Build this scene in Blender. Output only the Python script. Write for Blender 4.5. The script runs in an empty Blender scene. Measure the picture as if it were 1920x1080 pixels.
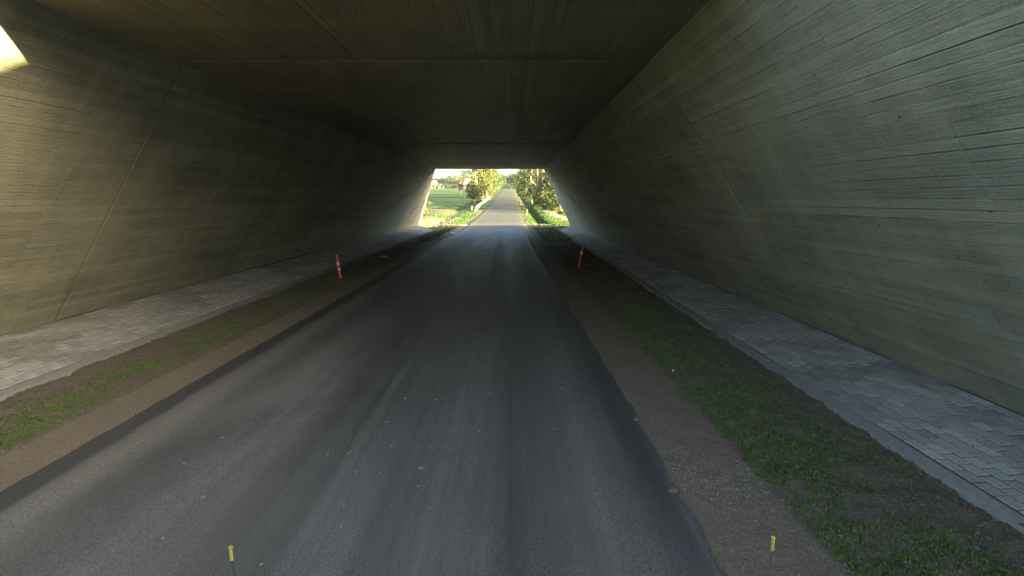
import bpy, bmesh, math, random
import numpy as np
from mathutils import Vector, Matrix, noise
random.seed(7)
R = math.radians
SC = bpy.context.scene
COL = SC.collection

# ------------------------------------------------------------------ camera, sky, sun, exposure
CAMH = 2.6
cam_d = bpy.data.cameras.new('camera')
cam = bpy.data.objects.new('camera', cam_d); COL.objects.link(cam)
cam.location = (0, 0, CAMH)
cam.rotation_euler = (R(90) - math.atan(0.165), 0, 0)
cam_d.sensor_width = 36.0; cam_d.lens = 18.75
cam_d.clip_start = 0.05; cam_d.clip_end = 5000
SC.camera = cam

SUN = Vector((4.74, -2.0, 1.0))                     # direction towards the sun
elev = math.atan2(SUN.z, math.hypot(SUN.x, SUN.y)); azim = math.atan2(SUN.x, SUN.y)
world = bpy.data.worlds.new('World'); SC.world = world; world.use_nodes = True
wn = world.node_tree.nodes; wl = world.node_tree.links
sky = wn.new('ShaderNodeTexSky'); sky.sky_type = 'NISHITA'; sky.sun_disc = False
sky.sun_elevation = elev; sky.sun_rotation = azim
sky.air_density = 0.8; sky.dust_density = 3.2; sky.ozone_density = 0.6
bg = wn['Background']; bg.inputs['Strength'].default_value = 0.062
wl.new(sky.outputs[0], bg.inputs['Color'])
sun_d = bpy.data.lights.new('sun', 'SUN'); sun_d.energy = 4.7; sun_d.angle = R(0.5); sun_d.color = (1.0, 0.87, 0.42)
sun = bpy.data.objects.new('sun', sun_d); COL.objects.link(sun)
sun.rotation_euler = SUN.to_track_quat('Z', 'Y').to_euler(); sun.location = (40, -20, 30)
SC.view_settings.view_transform = 'Standard'; SC.view_settings.look = 'None'
SC.view_settings.exposure = 4.25; SC.view_settings.gamma = 1.0
SC.view_settings.use_curve_mapping = False
SC.render.engine = 'CYCLES'
SC.cycles.max_bounces = 10; SC.cycles.diffuse_bounces = 7; SC.cycles.glossy_bounces = 3
SC.cycles.transmission_bounces = 4; SC.cycles.transparent_max_bounces = 6
SC.cycles.use_denoising = True; SC.cycles.denoising_prefilter = 'NONE'
SC.cycles.sample_clamp_indirect = 4.0
SC.cycles.volume_bounces = 0

# ------------------------------------------------------------------ node helpers
def new_mat(name):
    m = bpy.data.materials.new(name); m.use_nodes = True
    nt = m.node_tree
    return m, nt, nt.nodes['Principled BSDF']
def setin(nt, sock, v):
    if hasattr(v, 'is_linked') or isinstance(v, bpy.types.NodeSocket): nt.links.new(v, sock)
    else: sock.default_value = v
def math_n(nt, op, a, b=None, c=None, clamp=False):
    n = nt.nodes.new('ShaderNodeMath'); n.operation = op; n.use_clamp = clamp
    setin(nt, n.inputs[0], a)
    if b is not None: setin(nt, n.inputs[1], b)
    if c is not None: setin(nt, n.inputs[2], c)
    return n.outputs[0]
def mixc(nt, f, a, b, mode='MIX'):
    n = nt.nodes.new('ShaderNodeMix'); n.data_type = 'RGBA'; n.blend_type = mode
    setin(nt, n.inputs[0], f)
    for s, v in ((n.inputs[6], a), (n.inputs[7], b)):
        if isinstance(v, tuple): s.default_value = (v[0], v[1], v[2], 1)
        else: nt.links.new(v, s)
    return n.outputs[2]
def coords(nt, kind='Object', scale=(1, 1, 1)):
    tc = nt.nodes.new('ShaderNodeTexCoord'); mp = nt.nodes.new('ShaderNodeMapping')
    mp.inputs['Scale'].default_value = scale
    nt.links.new(tc.outputs[kind], mp.inputs['Vector']); return mp.outputs[0]
def geo_pos(nt, scale=(1, 1, 1)):
    g = nt.nodes.new('ShaderNodeNewGeometry'); mp = nt.nodes.new('ShaderNodeMapping')
    mp.inputs['Scale'].default_value = scale
    nt.links.new(g.outputs['Position'], mp.inputs['Vector']); return mp.outputs[0]
def noise_n(nt, vec, scale, detail=4, rough=0.55, dist=0.0):
    n = nt.nodes.new('ShaderNodeTexNoise'); nt.links.new(vec, n.inputs['Vector'])
    n.inputs['Scale'].default_value = scale; n.inputs['Detail'].default_value = detail
    n.inputs['Roughness'].default_value = rough; n.inputs['Distortion'].default_value = dist
    return n.outputs[0]
def ramp(nt, f, lo, hi):
    n = nt.nodes.new('ShaderNodeMapRange'); n.clamp = True
    setin(nt, n.inputs[0], f); n.inputs[1].default_value = lo; n.inputs[2].default_value = hi
    return n.outputs[0]
def bump_n(nt, bsdf, h, dist, strength=1.0):
    b = nt.nodes.new('ShaderNodeBump'); b.inputs['Distance'].default_value = dist
    b.inputs['Strength'].default_value = strength
    nt.links.new(h, b.inputs['Height']); nt.links.new(b.outputs[0], bsdf.inputs['Normal'])
def simple(name, c, rough=0.7, var=0.15, scale=8.0, bump=0.0, metallic=0.0, spec=0.3):
    m, nt, b = new_mat(name)
    v = coords(nt); n = noise_n(nt, v, scale, 5)
    f = ramp(nt, n, 0.3, 0.7)
    col = mixc(nt, f, tuple(x * (1 - var) for x in c), tuple(min(1, x * (1 + var)) for x in c))
    nt.links.new(col, b.inputs['Base Color']); b.inputs['Roughness'].default_value = rough
    b.inputs['Metallic'].default_value = metallic; b.inputs['Specular IOR Level'].default_value = spec
    if bump: bump_n(nt, b, n, bump)
    return m

# board-marked concrete: local X runs along the underpass, local Y across the boards
def board_concrete(name, lo, hi, board, seam=4.3, off=1.2, warm=(0.26, 0.22, 0.12), warmth=0.07, bd=0.015, rough=0.74, spec=0.3):
    m, nt, b = new_mat(name)
    tc = nt.nodes.new('ShaderNodeTexCoord'); sp = nt.nodes.new('ShaderNodeSeparateXYZ')
    nt.links.new(tc.outputs['Object'], sp.inputs[0])
    wob = noise_n(nt, coords(nt, scale=(0.5, 0.5, 0.5)), 1.0, 2)
    yy = math_n(nt, 'ADD', sp.outputs[1], math_n(nt, 'MULTIPLY', wob, 0.007))
    q = math_n(nt, 'DIVIDE', yy, board); row = math_n(nt, 'FLOOR', q); fr = math_n(nt, 'FRACT', q)
    # groups of boards shift their butt joints a little
    grp = math_n(nt, 'FLOOR', math_n(nt, 'DIVIDE', row, 9.0))
    w0 = nt.nodes.new('ShaderNodeTexWhiteNoise'); w0.noise_dimensions = '1D'; nt.links.new(grp, w0.inputs['W'])
    xs = math_n(nt, 'DIVIDE', math_n(nt, 'ADD', math_n(nt, 'SUBTRACT', sp.outputs[0], off), math_n(nt, 'MULTIPLY', w0.outputs[0], 1.1)), seam)
    seg = math_n(nt, 'FLOOR', xs); sfr = math_n(nt, 'FRACT', xs)
    cb = nt.nodes.new('ShaderNodeCombineXYZ'); nt.links.new(row, cb.inputs[0]); nt.links.new(seg, cb.inputs[1])
    w = nt.nodes.new('ShaderNodeTexWhiteNoise'); w.noise_dimensions = '2D'; nt.links.new(cb.outputs[0], w.inputs['Vector'])
    rnd = w.outputs[0]
    # the line between two boards, strong in places and gone in others
    d = math_n(nt, 'MINIMUM', fr, math_n(nt, 'SUBTRACT', 1.0, fr))
    line = ramp(nt, d, 0.085, 0.02)
    cb2 = nt.nodes.new('ShaderNodeCombineXYZ'); nt.links.new(math_n(nt, 'ROUND', q), cb2.inputs[0]); nt.links.new(seg, cb2.inputs[1])
    w2 = nt.nodes.new('ShaderNodeTexWhiteNoise'); w2.noise_dimensions = '2D'; nt.links.new(cb2.outputs[0], w2.inputs['Vector'])
    patch = ramp(nt, noise_n(nt, coords(nt, scale=(0.5, 1.6, 1)), 1.6, 3), 0.36, 0.62)
    line = math_n(nt, 'MULTIPLY', line, math_n(nt, 'ADD', 0.07, math_n(nt, 'MULTIPLY', math_n(nt, 'POWER', w2.outputs[0], 1.6), patch)))
    sd = math_n(nt, 'MINIMUM', sfr, math_n(nt, 'SUBTRACT', 1.0, sfr))
    sline = math_n(nt, 'MULTIPLY', ramp(nt, sd, 0.006, 0.001), math_n(nt, 'MULTIPLY', patch, 0.5))
    grain = noise_n(nt, coords(nt, scale=(1.3, 22, 22)), 2.2, 7, 0.65)
    fine = noise_n(nt, coords(nt), 34.0, 6, 0.7)
    big = noise_n(nt, coords(nt, scale=(0.35, 0.7, 1)), 1.3, 6, 0.62, 0.4)
    drip = noise_n(nt, coords(nt, scale=(2.2, 0.22, 1)), 1.2, 5, 0.6)
    f = math_n(nt, 'MULTIPLY', ramp(nt, big, 0.3, 0.7), 0.42)
    f = math_n(nt, 'ADD', f, math_n(nt, 'MULTIPLY', rnd, 0.26))
    f = math_n(nt, 'ADD', f, math_n(nt, 'MULTIPLY', ramp(nt, grain, 0.25, 0.75), 0.30))
    f = math_n(nt, 'ADD', f, math_n(nt, 'MULTIPLY', ramp(nt, drip, 0.35, 0.7), 0.20))
    f = math_n(nt, 'SUBTRACT', f, math_n(nt, 'MULTIPLY', line, 0.38), clamp=True)
    f = math_n(nt, 'SUBTRACT', f, math_n(nt, 'MULTIPLY', ramp(nt, fine, 0.45, 0.62), 0.22), clamp=True)
    col = mixc(nt, f, lo, hi)
    warm_blotch = math_n(nt, 'MULTIPLY', ramp(nt, noise_n(nt, coords(nt, scale=(0.5, 1, 1)), 0.9, 5, 0.7, 0.6), 0.45, 0.75), warmth * 2)
    col = mixc(nt, warm_blotch, col, warm)
    nt.links.new(col, b.inputs['Base Color']); b.inputs['Roughness'].default_value = rough
    b.inputs['Specular IOR Level'].default_value = spec
    h = math_n(nt, 'MULTIPLY', rnd, 0.35)
    h = math_n(nt, 'ADD', h, math_n(nt, 'MULTIPLY', grain, 0.9))
    h = math_n(nt, 'ADD', h, math_n(nt, 'MULTIPLY', fine, 0.25))
    h = math_n(nt, 'SUBTRACT', h, math_n(nt, 'MULTIPLY', line, 0.9))
    h = math_n(nt, 'SUBTRACT', h, math_n(nt, 'MULTIPLY', sline, 1.2))
    bump_n(nt, b, h, bd)
    return m

M = {}
M['wall'] = board_concrete('board_marked_concrete', (0.125, 0.128, 0.090), (0.42, 0.415, 0.31), 0.125)
M['ceiling'] = board_concrete('ceiling_concrete', (0.12, 0.11, 0.062), (0.37, 0.34, 0.20), 0.14, 5.2, 0.4, (0.3, 0.2, 0.08), 0.2, 0.03, 0.55, 0.45)  # warm bounced sunlight is put into the yellow of the ceiling colour
M['plain_concrete'] = simple('plain_concrete', (0.33, 0.33, 0.31), 0.85, 0.2, 3.0, 0.01)
M['joint_filler'] = simple('joint_filler', (0.10, 0.085, 0.05), 0.9, 0.3, 3.0)

# asphalt
def asphalt():
    m, nt, b = new_mat('asphalt')
    P = geo_pos(nt)
    sp = nt.nodes.new('ShaderNodeSeparateXYZ'); nt.links.new(P, sp.inputs[0])
    long1 = noise_n(nt, geo_pos(nt, (1.9, 0.035, 0)), 1.0, 4, 0.6, 0.3)
    long2 = noise_n(nt, geo_pos(nt, (11.0, 0.09, 0)), 1.0, 4, 0.6, 0.2)
    pat = noise_n(nt, geo_pos(nt, (0.8, 0.22, 1)), 1.0, 5, 0.6, 0.5)
    agg = noise_n(nt, P, 75.0, 5, 0.85)
    vor = nt.nodes.new('ShaderNodeTexVoronoi'); vor.inputs['Scale'].default_value = 75.0; nt.links.new(P, vor.inputs['Vector'])
    f = math_n(nt, 'ADD', math_n(nt, 'MULTIPLY', ramp(nt, long1, 0.3, 0.72), 0.36), math_n(nt, 'MULTIPLY', ramp(nt, long2, 0.35, 0.68), 0.26))
    f = math_n(nt, 'ADD', f, math_n(nt, 'MULTIPLY', ramp(nt, pat, 0.35, 0.7), 0.36))
    def band(c, w, a):
        d = math_n(nt, 'ABSOLUTE', math_n(nt, 'SUBTRACT', sp.outputs[0], c))
        return math_n(nt, 'MULTIPLY', ramp(nt, d, w, w * 0.15), a)
    for c, w, a in ((-0.66, 0.10, 0.28), (0.75, 0.45, 0.25), (-0.05, 0.25, -0.18), (-2.95, 0.5, 0.18), (-2.1, 0.4, -0.2), (-1.15, 0.3, -0.12), (1.35, 0.16, -0.15)):
        f = math_n(nt, 'ADD', f, band(c, w, a))
    rings = 0.0                                   # two curved tyre marks
    ex = math_n(nt, 'ADD', sp.outputs[0], 30.0); ey = math_n(nt, 'SUBTRACT', sp.outputs[1], 13.5)
    rad = math_n(nt, 'SQRT', math_n(nt, 'ADD', math_n(nt, 'MULTIPLY', ex, ex), math_n(nt, 'MULTIPLY', ey, ey)))
    win = ramp(nt, math_n(nt, 'ABSOLUTE', math_n(nt, 'SUBTRACT', sp.outputs[1], 17.0)), 4.5, 2.5)
    for r0 in (30.0, 28.55, 29.3):
        d = math_n(nt, 'ABSOLUTE', math_n(nt, 'SUBTRACT', rad, r0))
        f = math_n(nt, 'SUBTRACT', f, math_n(nt, 'MULTIPLY', math_n(nt, 'MULTIPLY', ramp(nt, d, 0.11, 0.05), win), 0.30))
    f = math_n(nt, 'ADD', f, 0.0, clamp=True)
    col = mixc(nt, f, (0.036, 0.0345, 0.030), (0.130, 0.123, 0.103))
    sidedust = math_n(nt, 'MULTIPLY', ramp(nt, sp.outputs[0], -1.6, -3.8), math_n(nt, 'MULTIPLY', ramp(nt, pat, 0.3, 0.65), 0.45))
    col = mixc(nt, sidedust, col, (0.15, 0.137, 0.11))
    # dusty pale strip and dark bitumen lip at the left edge
    wob = math_n(nt, 'MULTIPLY', noise_n(nt, geo_pos(nt, (0.5, 0.7, 0)), 1.5, 5), 0.22)
    xx = math_n(nt, 'ADD', sp.outputs[0], wob)
    dust = math_n(nt, 'MULTIPLY', ramp(nt, math_n(nt, 'ABSOLUTE', math_n(nt, 'ADD', xx, 3.93)), 0.30, 0.02), 0.55)
    col = mixc(nt, dust, col, (0.17, 0.155, 0.12))
    lip = ramp(nt, xx, -4.15, -4.22)
    col = mixc(nt, math_n(nt, 'MULTIPLY', lip, 0.85), col, (0.042, 0.040, 0.034))
    dust_dim = math_n(nt, 'MULTIPLY', ramp(nt, sp.outputs[1], 45, 60), 0.75)    # dry dusty surface in the open, darkened and dulled against the strong sun
    col = mixc(nt, dust_dim, col, (0.064, 0.0645, 0.064))
    sc = mixc(nt, ramp(nt, agg, 0.42, 0.6), (0.55, 0.55, 0.55), (1.45, 1.45, 1.43))
    col = mixc(nt, 1.0, col, sc, 'MULTIPLY')
    crack = noise_n(nt, geo_pos(nt, (1.0, 0.55, 0)), 1.1, 7, 0.7, 1.6)
    cr = ramp(nt, math_n(nt, 'ABSOLUTE', math_n(nt, 'SUBTRACT', crack, 0.5)), 0.0035, 0.001)
    cr = math_n(nt, 'MULTIPLY', cr, ramp(nt, noise_n(nt, geo_pos(nt, (0.3, 0.2, 0)), 1.0, 3), 0.5, 0.62))
    col = mixc(nt, math_n(nt, 'MULTIPLY', cr, 0.55), col, (0.02, 0.02, 0.018))
    pebble = ramp(nt, noise_n(nt, P, 26.0, 2, 0.5), 0.72, 0.78)
    col = mixc(nt, math_n(nt, 'MULTIPLY', pebble, 0.4), col, (0.2, 0.19, 0.16))
    nt.links.new(col, b.inputs['Base Color'])
    rr = math_n(nt, 'ADD', 0.60, math_n(nt, 'MULTIPLY', f, 0.25)); nt.links.new(rr, b.inputs['Roughness'])
    nt.links.new(math_n(nt, 'SUBTRACT', 0.36, math_n(nt, 'MULTIPLY', dust_dim, 0.44)), b.inputs['Specular IOR Level'])
    h = math_n(nt, 'ADD', agg, math_n(nt, 'MULTIPLY', vor.outputs['Distance'], 0.9))
    bump_n(nt, b, h, 0.006)
    return m
M['asphalt'] = asphalt()

# earth, gravel, grass blended by painted masks: R = grass cover, G = sand / gravel, B = ploughed dark soil
def ground_mat(name, fine=60.0, green=((0.020, 0.043, 0.018), (0.048, 0.080, 0.030)), relief=0.03, ss=1.0):
    m, nt, b = new_mat(name)
    at = nt.nodes.new('ShaderNodeAttribute'); at.attribute_name = 'mask'
    sp = nt.nodes.new('ShaderNodeSeparateColor'); nt.links.new(at.outputs['Color'], sp.inputs[0])
    P = geo_pos(nt)
    n1 = noise_n(nt, P, fine, 5, 0.7); n2 = noise_n(nt, P, fine / 9, 5, 0.65, 0.5); n3 = noise_n(nt, P, fine / 70, 4, 0.6)
    earth = mixc(nt, ramp(nt, n1, 0.3, 0.7), (0.075, 0.062, 0.042), (0.205, 0.168, 0.118))
    sand = mixc(nt, ramp(nt, n1, 0.3, 0.7), (0.125 * ss, 0.10 * ss, 0.066 * ss), (0.28 * ss, 0.225 * ss, 0.155 * ss))
    soil = mixc(nt, ramp(nt, n1, 0.3, 0.7), (0.045, 0.042, 0.03), (0.10, 0.09, 0.06))
    grass = mixc(nt, ramp(nt, n1, 0.3, 0.7), green[0], green[1])
    grass = mixc(nt, math_n(nt, 'MULTIPLY', ramp(nt, n3, 0.45, 0.7), 0.5), grass, (0.075, 0.10, 0.03))
    col = mixc(nt, sp.outputs[1], earth, sand)
    col = mixc(nt, sp.outputs[2], col, soil)
    gm = ramp(nt, math_n(nt, 'ADD', sp.outputs[0], math_n(nt, 'MULTIPLY', math_n(nt, 'SUBTRACT', n2, 0.5), 1.1)), 0.35, 0.65)
    gm = math_n(nt, 'MULTIPLY', gm, ramp(nt, sp.outputs[0], 0.02, 0.15))
    col = mixc(nt, gm, col, grass)
    pale = ramp(nt, noise_n(nt, P, fine * 0.6, 2, 0.5), 0.70, 0.76)
    col = mixc(nt, math_n(nt, 'MULTIPLY', pale, 0.35), col, (0.25, 0.23, 0.19))
    nt.links.new(col, b.inputs['Base Color']); b.inputs['Roughness'].default_value = 0.95
    b.inputs['Specular IOR Level'].default_value = 0.1
    h = math_n(nt, 'ADD', n1, math_n(nt, 'MULTIPLY', n2, 1.5))
    bump_n(nt, b, h, relief)
    return m
M['verge'] = ground_mat('verge_earth', 60.0, ((0.028, 0.06, 0.014), (0.07, 0.12, 0.025)), 0.035)
M['ground'] = ground_mat('field_ground', 3.0, relief=0.25, ss=0.45)

for k, s in enumerate((0.75, 0.88, 1.0, 1.1, 1.25, 1.45)):
    M['paver%d' % k] = simple('paver_concrete', (0.245 * s, 0.234 * s, 0.208 * s), 0.8, 0.18, 25.0, 0.003)
PAV = [M['paver%d' % k] for k in range(6)]
def mortar():
    m, nt, b = new_mat('sand_filled_joints')
    at = nt.nodes.new('ShaderNodeAttribute'); at.attribute_name = 'mask'
    sp = nt.nodes.new('ShaderNodeSeparateColor'); nt.links.new(at.outputs['Color'], sp.inputs[0])
    n = noise_n(nt, geo_pos(nt), 20.0, 5)
    a = mixc(nt, ramp(nt, n, .3, .7), (0.18, 0.175, 0.155), (0.255, 0.245, 0.218))
    col = mixc(nt, sp.outputs[0], a, (0.05, 0.05, 0.045))
    nt.links.new(col, b.inputs['Base Color']); b.inputs['Roughness'].default_value = 0.92; b.inputs['Specular IOR Level'].default_value = .15
    bump_n(nt, b, n, 0.004); return m
M['mortar'] = mortar()
M['red'] = simple('red_plastic', (0.52, 0.06, 0.02), 0.45, 0.08, 6, spec=0.5)
M['white_band'] = simple('white_reflective_film', (0.6, 0.6, 0.56), 0.4, 0.04, 9)
M['rubber'] = simple('grey_rubber', (0.07, 0.065, 0.06), 0.85, 0.2, 9)
M['white_paint'] = simple('white_paint', (0.78, 0.79, 0.78), 0.5, 0.06, 2)
M['black'] = simple('black_rod', (0.015, 0.015, 0.02), 0.5, 0.1, 9)
M['yellow'] = simple('yellow_cap', (0.27, 0.24, 0.06), 0.6, 0.2, 60)
M['leaf_litter'] = simple('dry_leaf', (0.20, 0.18, 0.13), 0.8, 0.25, 30)
M['pebble'] = simple('pale_pebble', (0.40, 0.38, 0.32), 0.8, 0.2, 30)
M['rubble'] = simple('stone_rubble', (0.22, 0.17, 0.12), 0.9, 0.5, 6)
M['clod'] = simple('earth_clod', (0.105, 0.088, 0.062), 0.95, 0.3, 30)
M['gravel'] = simple('gravel_stone', (0.185, 0.155, 0.115), 0.9, 0.35, 30)
M['brick'] = simple('red_brick_wall', (0.36, 0.16, 0.09), 0.85, 0.15, 3)
M['render_white'] = simple('white_rendered_wall', (0.66, 0.64, 0.58), 0.8, 0.04, 2)
M['yellow_wall'] = simple('yellow_brick_wall', (0.50, 0.38, 0.20), 0.85, 0.1, 2)
M['roof_dark'] = simple('dark_roof', (0.055, 0.05, 0.05), 0.7, 0.2, 3)
M['roof_red'] = simple('red_tile_roof', (0.30, 0.16, 0.08), 0.8, 0.2, 3)
M['glass'] = simple('window_glass', (0.03, 0.035, 0.04), 0.1, 0.1, 1, spec=0.8)
M['bark'] = simple('pale_bark', (0.45, 0.40, 0.28), 0.9, 0.35, 5, 0.02)
M['bark_dark'] = simple('brown_bark', (0.10, 0.08, 0.055), 0.9, 0.3, 5, 0.02)

def leaf_mat(name, dark, light, straw=None):
    m, nt, b = new_mat(name)
    at = nt.nodes.new('ShaderNodeAttribute'); at.attribute_name = 'tint'
    sp = nt.nodes.new('ShaderNodeSeparateColor'); nt.links.new(at.outputs['Color'], sp.inputs[0])
    col = mixc(nt, sp.outputs[0], dark, light)
    if straw: col = mixc(nt, ramp(nt, sp.outputs[0], 0.62, 0.80), col, straw)
    nt.links.new(col, b.inputs['Base Color']); b.inputs['Roughness'].default_value = 0.7
    b.inputs['Specular IOR Level'].default_value = 0.2
    tr = nt.nodes.new('ShaderNodeBsdfTranslucent'); nt.links.new(col, tr.inputs[0])
    mx = nt.nodes.new('ShaderNodeMixShader'); mx.inputs[0].default_value = 0.25
    nt.links.new(b.outputs[0], mx.inputs[1]); nt.links.new(tr.outputs[0], mx.inputs[2])
    nt.links.new(mx.outputs[0], nt.nodes['Material Output'].inputs['Surface'])
    return m
M['leaf_yellow'] = leaf_mat('yellow_green_leaves', (0.030, 0.045, 0.015), (0.110, 0.112, 0.036))
M['leaf_green'] = leaf_mat('green_leaves', (0.024, 0.044, 0.016), (0.075, 0.10, 0.034))
M['leaf_dark'] = leaf_mat('dark_green_leaves', (0.018, 0.034, 0.016), (0.055, 0.075, 0.03))
M['leaf_rust'] = leaf_mat('rusty_leaves', (0.07, 0.05, 0.02), (0.16, 0.115, 0.045))
M['lawn_blade'] = leaf_mat('lawn_blades', (0.025, 0.055, 0.015), (0.07, 0.12, 0.032), (0.09, 0.10, 0.04))
M['blade'] = leaf_mat('grass_blades', (0.05, 0.11, 0.018), (0.13, 0.235, 0.042), (0.16, 0.135, 0.075))

# ------------------------------------------------------------------ object helpers
def props(o, label=None, cat=None, group=None, kind=None):
    if label: o['label'] = label
    if cat: o['category'] = cat
    if group: o['group'] = group
    if kind: o['kind'] = kind
    return o
def empty(name, loc, label=None, cat=None, group=None, rz=0, kind=None):
    o = bpy.data.objects.new(name, None); COL.objects.link(o); o.location = loc; o.rotation_euler = (0, 0, rz)
    o.empty_display_size = 0.2
    return props(o, label, cat, group, kind)
def mesh_obj(name, verts, faces, mats, parent=None, mi=None, smooth=False, mw=None):
    me = bpy.data.meshes.new(name); me.from_pydata([tuple(v) for v in verts], [], faces)
    if not isinstance(mats, (list, tuple)): mats = [mats]
    for m in mats: me.materials.append(m)
    if mi is not None: me.polygons.foreach_set('material_index', mi)
    if smooth: me.polygons.foreach_set('use_smooth', [True] * len(me.polygons))
    me.update()
    o = bpy.data.objects.new(name, me); COL.objects.link(o)
    if parent: o.parent = parent
    if mw is not None: o.matrix_local = mw
    return o
def fix_normals(o):
    bm = bmesh.new(); bm.from_mesh(o.data); bmesh.ops.recalc_face_normals(bm, faces=bm.faces); bm.to_mesh(o.data); bm.free()
    return o
def bev(o, w=0.01, seg=2):
    md = o.modifiers.new('bevel', 'BEVEL'); md.width = w; md.segments = seg; md.limit_method = 'ANGLE'; return o
class MB:
    def __init__(s): s.v = []; s.f = []; s.mi = []
    def box(s, x0, x1, y0, y1, z0, z1, mi=0):
        n = len(s.v)
        s.v += [(x0, y0, z0), (x1, y0, z0), (x1, y1, z0), (x0, y1, z0), (x0, y0, z1), (x1, y0, z1), (x1, y1, z1), (x0, y1, z1)]
        s.f += [(n, n + 3, n + 2, n + 1), (n + 4, n + 5, n + 6, n + 7), (n, n + 1, n + 5, n + 4), (n + 1, n + 2, n + 6, n + 5), (n + 2, n + 3, n + 7, n + 6), (n + 3, n, n + 4, n + 7)]
        s.mi += [mi] * 6
    def tube(s, pts, rad, seg=8, mi=0, cap=True):
        base = len(s.v); n = len(pts)
        for i, p in enumerate(pts):
            p = Vector(p); a = Vector(pts[max(0, i - 1)]); b = Vector(pts[min(n - 1, i + 1)])
            d = (b - a).normalized(); u = d.cross(Vector((0.13, 0.97, 0.21))).normalized(); w = d.cross(u)
            r = rad[i] if isinstance(rad, (list, tuple)) else rad
            for k in range(seg):
                t = 2 * math.pi * k / seg; s.v.append(tuple(p + u * math.cos(t) * r + w * math.sin(t) * r))
        for i in range(n - 1):
            for k in range(seg):
                a = base + i * seg + k; b = base + i * seg + (k + 1) % seg
                s.f.append((a, b, b + seg, a + seg)); s.mi.append(mi)
        if cap:
            s.f.append(tuple(base + k for k in range(seg))[::-1]); s.mi.append(mi)
            s.f.append(tuple(base + (n - 1) * seg + k for k in range(seg))); s.mi.append(mi)
    def build(s, name, mats, parent=None, smooth=False, mw=None):
        return mesh_obj(name, s.v, s.f, mats, parent, s.mi, smooth, mw)

# ------------------------------------------------------------------ heights along the road
_yy = np.arange(-300, 1600, 1.0)
_pz = np.interp(_yy, [-300, -40, 0, 54, 80, 110, 167, 240, 309, 400, 520, 1600], [3, 0.4, 0, 0, 0.55, 1.42, 3.2, 5.8, 8.6, 11.3, 12.2, 12.6])
_k = np.exp(-0.5 * (np.arange(-12, 13) / 5.0) ** 2); _k /= _k.sum()
_pz = np.convolve(np.pad(_pz, 12, mode='edge'), _k, mode='valid')
def prof(y): return float(np.interp(y, _yy, _pz))
def edge_r(y): return float(np.interp(y, [-60, 0, 10, 17, 30, 52, 85, 167, 309, 360], [1.55, 1.52, 1.47, 1.32, 1.12, 1.05, 0.95, 0.77, 0.3, 0.1]))
def edge_l(y): return float(np.interp(y, [-60, 52, 80, 167, 309, 360], [-4.62, -4.6, -4.5, -5.2, -5.7, -5.9]))
def fbm(x, y, s=1.0, o=3, z=0.0): return noise.fractal(Vector((x * s, y * s, z)), 1.0, 2.0, o)

def terrain_z(x, y):
    z = prof(y) - 0.05
    er = edge_r(y)
    if y > 50:
        t = min(1, (y - 50) / 8)
        if x > er:                                   # ditch beside the right verge, lawn beyond tipped toward the sun to brighten it
            d = x - er; cx = 2.35
            z += t * (-0.52 * math.exp(-((d - cx) / 0.72) ** 2))
            z -= t * 0.05 * max(0, min(5, d - 3.4))
            z += t * 0.05 * fbm(x, y, 0.7)
        el = edge_l(y)
        if x < el:
            d = el - x
            z += t * (-0.30 * math.exp(-((d - 4.5) / 1.5) ** 2))
            z += t * 0.10 * fbm(x, y, 0.25) * min(1, d / 3)
            if 78 < y < 100:                         # low bank of bare soil across the field corner
                z += 0.28 * math.exp(-((y - 90) / 3.5) ** 2) * min(1, d / 8)
    return z
def grid_obj(name, xs, ys, zf, mf, mat, parent=None):
    nx, ny = len(xs), len(ys)
    verts = [(x, y, zf(x, y)) for y in ys for x in xs]
    faces = [(j * nx + i, j * nx + i + 1, (j + 1) * nx + i + 1, (j + 1) * nx + i) for j in range(ny - 1) for i in range(nx - 1)]
    o = mesh_obj(name, verts, faces, mat, parent, smooth=True)
    if mf:
        a = o.data.color_attributes.new('mask', 'FLOAT_COLOR', 'POINT')
        buf = []
        for v in verts:
            c = mf(v[0], v[1]); buf += [c[0], c[1], c[2], 1.0]
        a.data.foreach_set('color', buf)
    return o
def terr_mask(x, y):
    g, s, d = 1.0, 0.0, 0.0
    n = fbm(x, y, 0.35) * 0.5
    if y > 44:
        er, el = edge_r(y), edge_l(y)
        if x > er:
            w = x - er
            if w < 0.65 + n * 0.3: g, s = 0.0, 1.0
            elif w < 0.95: g, s = 0.45, 0.8
            if y < 56 + n * 2: g, s = 0.12, 0.9
        elif x < el:
            w = el - x
            if w < 0.5 + n * 0.3: g, s = 0.0, 1.0
            elif w < 0.9: g, s = 0.5, 0.5
            if y < 53.5 + 1.5 * n: g, s = 0.05, 1.0
            elif y < 74 and w > 1.0 + (74 - y) * 0.05 + n * 1.5 and (w > 2.2 or y < 58): g, s, d = 0.10, 0.55, 0.25
            elif 80 < y < 97 and w > 4: g, s, d = 0.18, 0.0, 0.9
            elif y > 97: g = 0.95
    if y < -3: g, s = 0.95, 0.0
    return g, s, d
xs = sorted(set([round(x, 2) for x in np.arange(-18, 14.01, 0.35)] + list(range(-60, -18, 2)) + list(range(14, 60, 2)) + list(range(-900, -60, 40)) + list(range(60, 901, 40))))
ys = sorted(set([round(y, 2) for y in np.arange(44, 110, 0.6)] + list(range(-60, 44, 4)) + list(range(110, 320, 2)) + list(range(320, 700, 15)) + list(range(700, 1501, 80)) + [-250, -160, -100]))
ground = grid_obj('ground', xs, ys, terrain_z, terr_mask, M['ground']); props(ground, kind='structure')

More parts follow.
